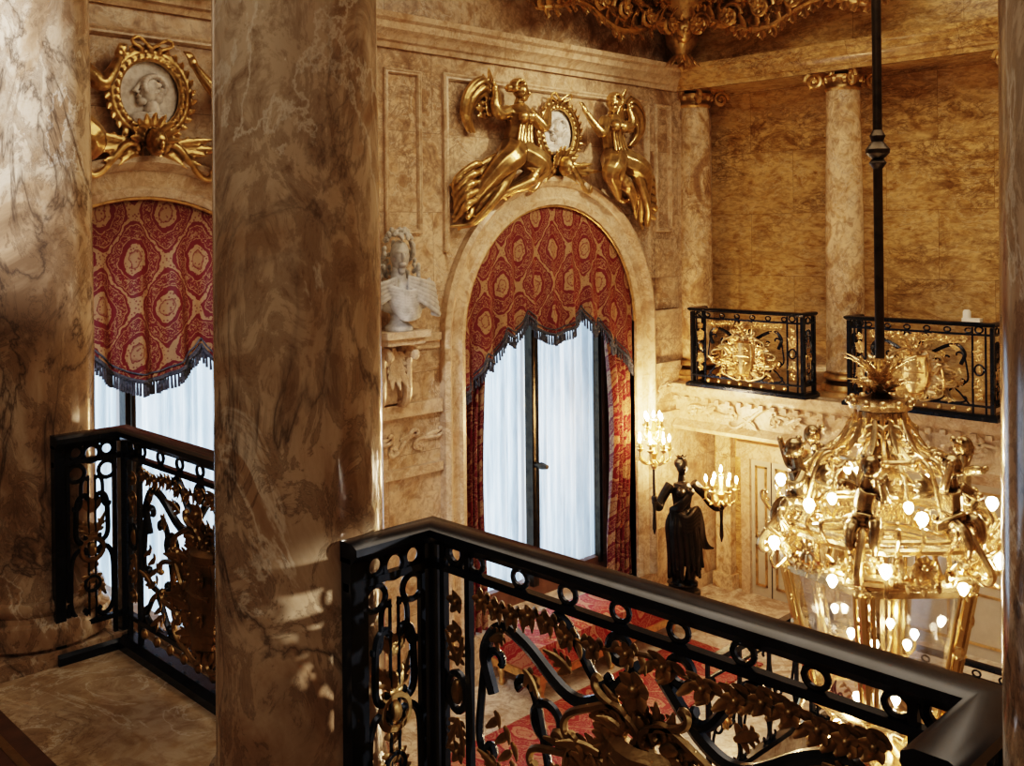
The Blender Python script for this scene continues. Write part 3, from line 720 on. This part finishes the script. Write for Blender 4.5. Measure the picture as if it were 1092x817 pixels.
# ------------------------------------------------------------------ torchere figure
def candelabrum(b,base,h,k,r):
    x,y,z=base
    b.mat(M_golda); b.lathe([(.02,0),(.035,.03),(.018,.07),(.03,.12),(.045,.15),(.02,.19),(.015,h)],(x,y,z),12)
    tips=[]
    for i in range(k):
        a=2*pi*i/k; d=V((math.cos(a),math.sin(a),0))
        p=[V((x,y,z+.10)),V((x,y,z+.05))+d*r*.5,V((x,y,z+.10))+d*r,V((x,y,z+.17))+d*r]
        b.mat(M_golda); b.tube(cat(p,5),.010,6); b.lathe([(.012,0),(.032,.015),(.035,.03),(.014,.035),(.014,.085)],tuple(p[-1]),10)
        leaf(b,p[1],d+V((0,0,.6)),(0,0,1),.08,.04,.2); leaf(b,p[2],d+V((0,0,-.6)),(0,0,1),.06,.03,.2)
        tips.append(p[-1]+V((0,0,.115)))
    tips.append(V((x,y,z+h+.04)))
    b.lathe([(.012,-.03),(.032,-.01),(.014,.0)],(x,y,z+h),10)
    b.mat(M_cflame)
    for t in tips: b.lathe([(.006,-.028),(.0125,-.010),(.011,.010),(.003,.033)],tuple(t),8)
def torchere(x,y,zb):
    e=empty('bronze_figure_candelabrum')
    b=B().mat(M_brz); b.M=Matrix.Translation((x,y,zb))@Matrix.Rotation(-.55,4,'Z')
    def T(p,r,n=5,s=10):
        P=cat(p,n); m=len(P); q=[]
        for i in range(m):
            t=i/(m-1)*(len(r)-1); k=min(int(t),len(r)-2); q.append(r[k]+(r[k+1]-r[k])*(t-k))
        b.tube(P,q,s)
    b.lathe([(.17,0),(.17,.03),(.14,.05),(.13,.09),(.15,.11)],(0,0,0),24)
    T([(-.05,0,.12),(-.07,-.03,.38),(-.05,-.02,.68)],[.05,.06,.085]); T([(.06,-.02,.12),(.09,-.06,.38),(.05,-.02,.68)],[.05,.065,.085])
    b.ell((-.05,-.07,.12),(.035,.07,.025)); b.ell((.07,-.10,.12),(.035,.07,.025))
    b.ell((0,0,.70),(.13,.10,.10),14,8)
    T([(0,0,.70),(0,0,.82),(0,-.01,.95),(0,0,1.04)],[.11,.082,.105,.075])
    b.ell((-.05,-.09,.97),.042); b.ell((.05,-.09,.97),.042)
    T([(0,0,1.05),(0,-.01,1.13)],[.038,.034]); b.ell((0,-.02,1.19),(.055,.065,.075),12,8)
    b.ell((0,-.085,1.185),(.012,.018,.02)); b.ell((0,-.07,1.15),(.018,.015,.01)); b.ell((0,.01,1.215),(.066,.07,.06),12,8); b.ell((0,.075,1.20),(.035,.04,.035))
    for k in range(7): leaf(b,(0,0,1.24),(math.cos(k*.9),math.sin(k*.9),.9),(0,0,1),.09,.04,.1)
    T([(-.11,0,1.03),(-.21,-.02,.90),(-.25,-.06,.84),(-.31,-.12,.90),(-.33,-.14,.94)],[.050,.044,.040,.032,.022])
    T([(.11,0,1.03),(.22,-.02,.92),(.27,-.04,.84),(.31,-.10,.80),(.33,-.14,.82)],[.050,.044,.040,.032,.022])
    for hx,hz in ((-.33,.95),(.33,.83)):
        b.ell((hx,-.145,hz),(.028,.032,.034))
        for q in range(4): T([(hx-.02,-.165,hz-.02+.014*q),(hx,-.185,hz-.02+.014*q),(hx+.022,-.165,hz-.02+.014*q)],[.008,.008,.007],3,6)
    for k in range(18):
        a=2*pi*k/18; c,s_=math.cos(a),math.sin(a); w=1+.1*math.sin(k*2.3)
        T([(c*.09,s_*.07,.80),(c*.13*w,s_*.11,.66),(c*.135*w+.02,s_*.12,.42),(c*.15*w+.03,s_*.14,.2+.05*math.sin(k*1.9))],[.018,.026,.026,.016])
    for k in range(5): T([(-.12,.0-.01*k,.80-.02*k),(0,-.12,.74-.03*k),(.13,-.05,.80-.04*k),(.22,.04,.62-.05*k),(.26+.02*k,.05,.38)],[.02,.026,.028,.026,.012])
    for k in range(4): T([(.05,-.1,.98-.02*k),(-.05,-.1,.88-.02*k),(-.12,0,.80)],[.014,.02,.014])
    b.done('figure',e,remesh=.008,smooth_it=1)
    b=B().mat(M_brz); MM=Matrix.Translation((x,y,zb))@Matrix.Rotation(-.55,4,'Z')
    L=MM@V((-.33,-.15,.62)); Rr=MM@V((.33,-.15,.50))
    for q,h in ((L,1.28),(Rr,.80)):
        b.mat(M_brz); b.lathe([(.004,0),(.02,.06),(.014,.2),(.02,.32),(.012,.36),(.014,h-.62 if h>1 else .3)],tuple(q),10)
    candelabrum(b,(L.x,L.y,L.z+.60),.36,7,.14); candelabrum(b,(L.x,L.y,L.z+.80),.26,4,.09)
    candelabrum(b,(Rr.x,Rr.y,Rr.z+.30),.34,6,.14)
    b.done('candle_branches',e)
    b=B().mat(M_trim); b.lathe([(.24,-2.0-zb),(.24,-1.95-zb),(.2,-1.92-zb),(.19,-.06),(.22,-.04),(.22,0)],(x,y,zb),4,rot=pi/4); b.done('plinth',e)
torchere(1.24,-.45,-1.70)
# ------------------------------------------------------------------ bench, doors
b=B().mat(M_red)
def cushion(x0,x1,y0,y1,z0,z1):
    n=10; vs=[];fs=[]
    b.box(x0,x1,y0,y1,z0,z1-.03)
    for i in range(n+1):
        for j in range(n+1):
            u=i/n;w=j/n; vs.append((x0+(x1-x0)*u,y0+(y1-y0)*w,z1-.05+.07*(min(1,4*u*(1-u)*1.6)*min(1,4*w*(1-w)*1.6))**.5))
    for i in range(n):
        for j in range(n): a=i*(n+1)+j; fs.append((a,a+n+1,a+n+2,a+1))
    b.add(vs,fs)
cushion(-.85,.95,-.60,-.08,-1.78,-1.52)
b.mat(M_golda); b.box(-.87,.97,-.62,-.06,-1.83,-1.77)
for x in (-.8,.05,.9):
    for y in (-.57,-.12): b.lathe([(.015,0),(.03,.03),(.018,.06),(.035,.13),(.04,.17)],(x,y,-2.0),10)
b.done('upholstered_window_bench')
def door(i,y0,y1,z1):
    b=B().mat(M_trim); x=2.45
    for a,c in ((y0,y0+.10),(y1-.10,y1)): b.box(x-.07,x,a,c,-2,z1+.1)
    b.box(x-.09,x,y0-.04,y1+.04,z1,z1+.16)
    b.mat(M_door); b.box(x-.03,x,y0+.1,y1-.1,-2,z1)
    h=(z1+2)
    m=(y0+y1)/2
    for a,c in ((y0+.1,m),(m,y1-.1)):
        b.mat(M_brz); b.box(x-.036,x-.03,m-.004,m+.004,-2,z1)
        for z0,z2 in ((-1.9,-1.9+h*.3),(-1.9+h*.35,z1-.07)):
            b.mat(M_golda)
            for q in ((a+.05,c-.05,z0,z0+.02),(a+.05,c-.05,z2-.02,z2),(a+.05,a+.07,z0,z2),(c-.07,c-.05,z0,z2)): b.box(x-.045,x-.03,*q)
    b.mat(M_brass); b.ell((x-.06,m+.03,-1.0),.022)
    b.done('door_%d'%i)
door(1,-1.02,-.36,-.62); door(2,-3.1,-1.9,-.5)
b=B().mat(M_colf)
for y in (-.16,-1.3,-1.65,-3.4): 
    b.box(2.36,2.45,y-.09,y+.09,-2,-.25); b.box(2.33,2.45,y-.12,y+.12,-2,-1.85); b.box(2.33,2.45,y-.12,y+.12,-.4,-.25)
b.done('trim_pilasters')
b=B().mat(M_sensor); b.box(1.59,1.65,-3.04,-2.90,.957,.985); b.lathe([(.03,0),(.03,.05),(.02,.065)],(1.62,-2.93,.985),12); b.done('white_sensor_box')
# ------------------------------------------------------------------ corner ceiling ornament
e=empty('gilded_ceiling_ornament')
b=B().mat(M_golda)
c=V((1.55,-.28,3.5)); out=V((-.7,-.7,0)).normalized()
for k in range(14):
    a=2*pi*k/14; d=V((math.cos(a),math.sin(a),-.7)); acanth(b,c+V((0,0,-.05)),d,(0,0,-1),.24,.13,.2,3)
    d=V((math.cos(a+.2),math.sin(a+.2),.3)); acanth(b,c+V((0,0,.08)),d,(0,0,1),.32,.16,.25,4)
b.lathe([(.01,-.26),(.04,-.22),(.03,-.18),(.07,-.14),(.10,-.06),(.15,0),(.16,.1),(.2,.2),(.26,.34),(.3,.5),(.3,.8)],tuple(c),16)
b.ell(c+out*.14+V((0,0,.12)),(.10,.10,.13),12,8); b.ell(c+out*.24+V((0,0,.10)),.03)
for ax,nr in ((V((-1,0,0)),V((0,-1,0))),(V((0,-1,0)),V((-1,0,0)))):
    for j,(z,Ln) in enumerate(((3.60,2.1),(3.70,2.3),(3.84,2.3),(3.95,2.2))):
        pts=[]
        for k in range(40):
            t=k/39; pts.append(V((1.62,-.20,z))+ax*(Ln*t)+V((0,0,.07*math.sin(t*11+j)+.03*t))+nr*(.05*math.sin(t*9+j*2)+.07))
        b.tube(pts,[.055*(1-.6*k/39) for k in range(40)],8)
        for k in range(1,39):
            d=ax*.7+V((0,0,(-1)**k*.9))+nr*R.uniform(0,.9); (acanth if k%2 else leaf)(b,pts[k],d,nr,.19*(1-.2*k/39)+.03*R.random(),.12,.35)
    for k in range(6):
        q=V((1.5,-.3,3.64+.03*k))+ax*(.26+.33*k)+nr*.03
        frame=[]
        for m in range(26):
            a=m/25*2*pi*1.5; r=.12*(1-m/32); frame.append(q+ax*(math.cos(a)*r)+V((0,0,math.sin(a)*r))+nr*.002*m)
        b.tube(frame,.022,8); rosette(b,q+nr*.06,nr,.08,7)
b.done('ornament',e)
# ------------------------------------------------------------------ chandelier
def chandelier(x,y):
    e=empty('chandelier'); T0=Matrix.Translation((x,y,0)); a0=-.7785
    def C(r,a,z): return V((r*math.cos(a),r*math.sin(a),z))
    b=B().mat(M_brz); b.M=T0
    b.tube([(0,0,1.0),(0,0,4.3)],.024,14)
    b.lathe([(.024,2.0),(.045,2.03),(.03,2.05),(.06,2.08),(.062,2.1),(.03,2.14),(.04,2.17),(.024,2.2)],(0,0,0),16)
    b.lathe([(.02,4.1),(.1,4.18),(.14,4.28),(.14,4.3)],(0,0,0),20)
    b.done('rod',e)
    b=B().mat(M_goldc); b.M=T0
    for k in range(8):
        a=2*pi*k/8
        acanth(b,C(.02,a,.88),(math.cos(a)*.35,math.sin(a)*.35,1),(math.cos(a),math.sin(a),-.2),.22,.09,.5,4)
        acanth(b,C(.03,a+.4,.84),(math.cos(a+.4)*.8,math.sin(a+.4)*.8,1),(math.cos(a),math.sin(a),-.5),.15,.08,.5,3)
    b.lathe([(.03,1.02),(.045,.95),(.03,.9),(.05,.87),(.04,.84),(.07,.82),(.13,.81),(.16,.79),(.155,.765),(.12,.755),(.115,.72),(.05,.70),(.03,.6),(.05,.52),(.09,.46),(.11,.42),(.07,.38),(.03,.34),(.03,.2)],(0,0,0),40)
    b.tube([C(.25,2*pi*k/36,.53) for k in range(36)],.014,6,closed=True)
    for k in range(12):
        a=2*pi*k/12; b.tube(cat([C(.118,a,.75),C(.13,a,.68),C(.15,a,.61),C(.20,a,.56),C(.26,a,.53)],4),.012,6); b.ell(C(.155,a,.80),.022,8,5); b.ell(C(.26,a,.53),.020,8,5)
        acanth(b,C(.14,a+.26,.72),(math.cos(a+.26)*.35,math.sin(a+.26)*.35,-1),(math.cos(a+.26),math.sin(a+.26),.3),.19,.09,.22,3)
        acanth(b,C(.25,a+.26,.53),(math.cos(a+.26),math.sin(a+.26),-.9),(0,0,1),.10,.07,.3,3)
    for (r,z,t) in ((.47,.20,.014),(.50,.165,.018),(.51,.045,.016),(.49,.01,.020),(.47,-.02,.012)):
        b.tube([C(r*(1+.035*math.cos(6*(2*pi*k/60))),a0+2*pi*k/60,z) for k in range(60)],t,6,closed=True)
    for k in range(36):
        a=a0+2*pi*k/36; 
        b.tube([C(p[0],a,p[1]) for p in scroll2((.485,.15),(.50,.05),k%2==0,1 if k%2 else -1,1.2,16)],.012,5)
        leaf(b,C(.50,a+.08,.04),(math.cos(a),math.sin(a),2.2),(math.cos(a),math.sin(a),0),.12,.05,.3,.3,4)
    for k in range(6):
        a=a0+2*pi*k/6
        u=V((math.cos(a),math.sin(a),0)); am=a+pi/6
        for da in (-.12,.12):
            pts=scroll2((.25,.49),(.50,.22),True,1,1.4); b.tube([C(p[0],a+da,p[1]) for p in pts],.014,8)
            acanth(b,C(.36,a+da,.36),(math.cos(a),math.sin(a),-.8),(math.cos(a),math.sin(a),1),.13,.07,.3,3)
        pts=scroll2((.44,.22),(.59,.06),False,-1,1.4); b.tube([C(p[0],a,p[1]) for p in pts],.020,8)
        for q in range(5): acanth(b,C(.51,a+(q-2)*.06,.09),(math.cos(a)*.9,math.sin(a)*.9,-.7+.5*q),(math.cos(a),math.sin(a),0),.11,.06,.35,3)
        sw=[C(.54,a+.12+(pi/3-.24)*t/12,.11-.09*math.sin(pi*t/12)) for t in range(13)]
        b.tube(sw,.010,6)
        for i,p in enumerate(sw[1:-1]): leaf(b,p,(0,0,(-1)**i),u,.045,.03,.2,.5,3); b.ell(p,.016,6,4)
        rosette(b,C(.53,am,.11),C(1,am,0),.065,8)
        for da in (-.28,.28): b.tube([C(p[0],am+da*.8,p[1]) for p in scroll2((.50,.18),(.58,.28),False,1,1.3)],.011,7)
        b.tube([C(p[0],a,p[1]) for p in scroll2((.51,-.02),(.46,-.17),True,-1,1.3)],.015,8)
        b.tube([C(p[0],a,p[1]) for p in scroll2((.36,-.70),(.42,-.86),False,-1,1.4)],.016,8)
        b.tube([C(p[0],a,p[1]) for p in scroll2((.36,-.88),(.08,-1.12),True,1,1.3)],.016,8)
        acanth(b,C(.36,a,-.72),(math.cos(a),math.sin(a),.5),(0,0,-1),.12,.08,.4,3); acanth(b,C(.32,am,-.78),(math.cos(am),math.sin(am),-.4),(0,0,-1),.13,.09,.4,3)
        b.tube(cat([C(.52,a+.2,.03),C(.59,a+.2,-.02),C(.62,a+.2,.03),C(.60,a+.2,.07)],5),.009,6)
        b.tube(cat([C(.50,am,.18),C(.54,am,.24),C(.52,am,.30)],5),.009,6)
        b.tube(cat([C(.25,am,.51),C(.33,am,.46),C(.36,am,.38)],4),.009,6)
        rosette(b,C(.505,a,-.05),u,.045,6)
    b.lathe([(.32,-.68),(.375,-.69),(.385,-.72),(.37,-.76),(.32,-.77),(.31,-.72),(.32,-.68)],(0,0,0),6,rot=a0,cap=False)
    b.lathe([(.49,-.03),(.52,-.035),(.52,-.065),(.49,-.07),(.475,-.05),(.49,-.03)],(0,0,0),6,rot=a0,cap=False)
    b.lathe([(.012,.25),(.012,-1.0)],(0,0,0),10)
    b.lathe([(.02,-.50),(.05,-.54),(.08,-.58),(.05,-.64),(.03,-.66)],(0,0,0),20)
    b.lathe([(.04,-.94),(.10,-.99),(.13,-1.06),(.09,-1.14),(.04,-1.18),(.05,-1.21),(.02,-1.26),(.003,-1.29)],(0,0,0),20)
    for k in range(6):
        a=2*pi*k/6+.2
        b.tube(cat([C(.05,a,-.56),C(.12,a,-.52),C(.16,a,-.48),C(.16,a,-.44)],4),.008,6)
    for k in range(8):
        a=2*pi*k/8+.2
        b.tube(cat([C(.05,a,-.94),C(.16,a,-.99),C(.26,a,-.94),C(.26,a,-.89)],4),.010,6)
    b.done('gilt_frame',e)
    b=B().mat(M_brass); b.M=T0
    for k in range(6):
        a=a0+2*pi*k/6
        for da in (-.085,.085): b.tube([C(.490,a+da,-.05),C(.358,a+da*1.2,-.70)],.011,8)
        b.tube([C(.505,a,-.05),C(.368,a,-.70)],.024,8)
        b.mat(M_goldc); b.ell(C(.443,a,-.34),(.034,.034,.05),8,6); rosette(b,C(.475,a,-.2),C(1,a,0),.04,5); rosette(b,C(.41,a,-.52),C(1,a,0),.04,5); b.mat(M_brass)
    b.done('brass_posts',e)
    b=B().mat(M_glass); b.M=T0
    for k in range(6):
        a=a0+2*pi*k/6; a1=a+pi/3
        b.add([C(.485,a,-.06),C(.485,a1,-.06),C(.352,a1,-.69),C(.352,a,-.69)],[(0,1,2,3)])
    b.done('glass_panes',e)
    b=B().mat(M_goldc)
    def putto(ang,lean):
        b.M=T0@Matrix.Rotation(ang,4,'Z')@Matrix.Translation((.41,0,.24))
        def T(p,r,n=4,s=8):
            P=cat(p,n); m=len(P); q=[]
            for i in range(m):
                t=i/(m-1)*(len(r)-1); k=min(int(t),len(r)-2); q.append(r[k]+(r[k+1]-r[k])*(t-k))
            b.tube(P,q,s)
        b.ell((0,0,.04),(.060,.065,.052),10,7)
        T([(0,0,.04),(.0,0,.12),(.015,lean*.02,.20)],[.055,.056,.054])
        b.ell((.03,lean*.03,.31),(.052,.049,.057),12,8); b.ell((.081,lean*.03,.305),(.011,.011,.011)); b.ell((.066,lean*.03,.285),(.02,.028,.018))
        for q in range(12): b.ell((.015+.043*math.cos(q*2.1),lean*.03+.043*math.sin(q*2.1),.332+.012*(q%3)),.018,6,5)
        T([(.01,0,.2),(.02,lean*.02,.26)],[.033,.030])
        T([(.01,.055,.20),(.05,.10,.16),(.09,.09,.20+.05*lean)],[.027,.025,.017]); T([(.01,-.055,.20),(.04,-.10,.22),(.08,-.10,.27-.06*lean)],[.027,.025,.017])
        b.ell((.095,.088,.215+.05*lean),.018); b.ell((.085,-.10,.285-.06*lean),.018)
        T([(.01,.03,.03),(.09,.06,.05),(.12,.06,-.03),(.11,.06,-.09)],[.042,.036,.027,.016]); T([(.01,-.03,.03),(.09,-.05,.02),(.13,-.05,-.04),(.12,-.04,-.10)],[.042,.036,.027,.016])
        b.ell((.13,.06,-.10),(.026,.014,.013)); b.ell((.14,-.04,-.11),(.026,.014,.013))
        for s in (-1,1):
            for q in range(4): leaf(b,(-.04,s*.03,.17),(-.5,s*(.5+.15*q),.8-.35*q),(-1,0,0),.13,.045,.1,.4,4)
        for q in range(3): T([(-.05,-.06,.02+.02*q),(.0,-.10,.0+.02*q),(.07,-.02,.045+.02*q),(.05,.08,.03+.02*q)],[.010,.013,.013,.009])
    for k in range(6): putto(a0+2*pi*k/6,(-1)**k)
    b.done('putti',e,remesh=.0062)
    b=B().mat(M_bulb); b.M=T0
    def bulb(p,r=.029): b.lathe([(.008,-r*1.3),(r*.7,-r*.75),(r,0),(r*.7,r*.75),(.002,r*1.05)],tuple(p),10)
    for k in range(6):
        a=a0+2*pi*k/6; am=a+pi/6
        bulb(C(.60,a+.2,.11)); bulb(C(.52,am,.335)); bulb(C(.36,am,.345),.024); bulb(C(.58,a-.22,.02),.025)
        bulb(C(.16,2*pi*k/6+.2,-.405),.022)
    for k in range(8):
        a=2*pi*k/8+.2; bulb(C(.26,a,-.85),.024)
    for k in range(6): bulb(C(.42,a0+.5+2*pi*k/6,-.80),.024)
    b.done('bulbs',e)
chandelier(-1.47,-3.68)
# ------------------------------------------------------------------ lights
def area(name,loc,rot,sx,sy,en,col):
    L=bpy.data.lights.new(name,'AREA'); L.shape='RECTANGLE'; L.size=sx; L.size_y=sy; L.energy=en; L.color=col
    o=bpy.data.objects.new(name,L); o.location=loc; o.rotation_euler=rot; bpy.context.scene.collection.objects.link(o); return o
def spot(name,loc,tgt,en,col,ang,blend=.5,rad=.06):
    L=bpy.data.lights.new(name,'SPOT'); L.energy=en; L.color=col; L.spot_size=math.radians(ang); L.spot_blend=blend; L.shadow_soft_size=rad
    o=bpy.data.objects.new(name,L); o.location=loc; o.rotation_euler=(V(tgt)-V(loc)).to_track_quat('-Z','Y').to_euler(); bpy.context.scene.collection.objects.link(o)
area('hall_overhead_fill',(-1.4,-3.6,4.2),(0,0,0),4,4,88,(1,.80,.56))  # added overhead fill for the hall, no visible fixture
area('gallery_fill',(-7,-4.5,4.2),(0,0,0),2,3,27,(1,.88,.72))  # added fill on the gallery side for railings and columns
spot('gallery_spot',(-7.2,-3.2,3.8),(-4.96,-1.69,2.1),480,(.97,.97,1),26,.5)
spot('column_patch_spot',(-3.2,-7.9,1.1),(-4.93,-3.80,.52),560,(1,.90,.74),11,.5,.03)  # added unseen spot, throws warm patches through the railing onto the middle column
spot('relief_spot',(.6,-3.2,4.0),(0.0,0,2.2),190,(1,.84,.60),45,.8,.1)  # spot aimed at the gilded relief over the right window
w=bpy.data.worlds.new('w'); bpy.context.scene.world=w; w.use_nodes=True
w.node_tree.nodes['Background'].inputs[0].default_value=(.75,.85,1,1); w.node_tree.nodes['Background'].inputs[1].default_value=.5
# ------------------------------------------------------------------ camera
cam=bpy.data.cameras.new('camera'); co=bpy.data.objects.new('camera',cam); bpy.context.scene.collection.objects.link(co)
cam.sensor_width=36; cam.sensor_fit='HORIZONTAL'; cam.lens=1070/1092*36; cam.shift_y=-(408.5-250)/1092; cam.clip_start=.05
phi=math.atan2(.7015,.7127)
co.matrix_world=Matrix.Translation((-6.468,-6.052,1.68))@Matrix.Rotation(-phi,4,'Z')@Matrix.Rotation(pi/2,4,'X')@Matrix.Rotation(-.0105,4,'Z')
bpy.context.scene.camera=co
bpy.context.scene.view_settings.view_transform='Filmic'
bpy.context.scene.view_settings.look='High Contrast'
bpy.context.scene.view_settings.exposure=.65
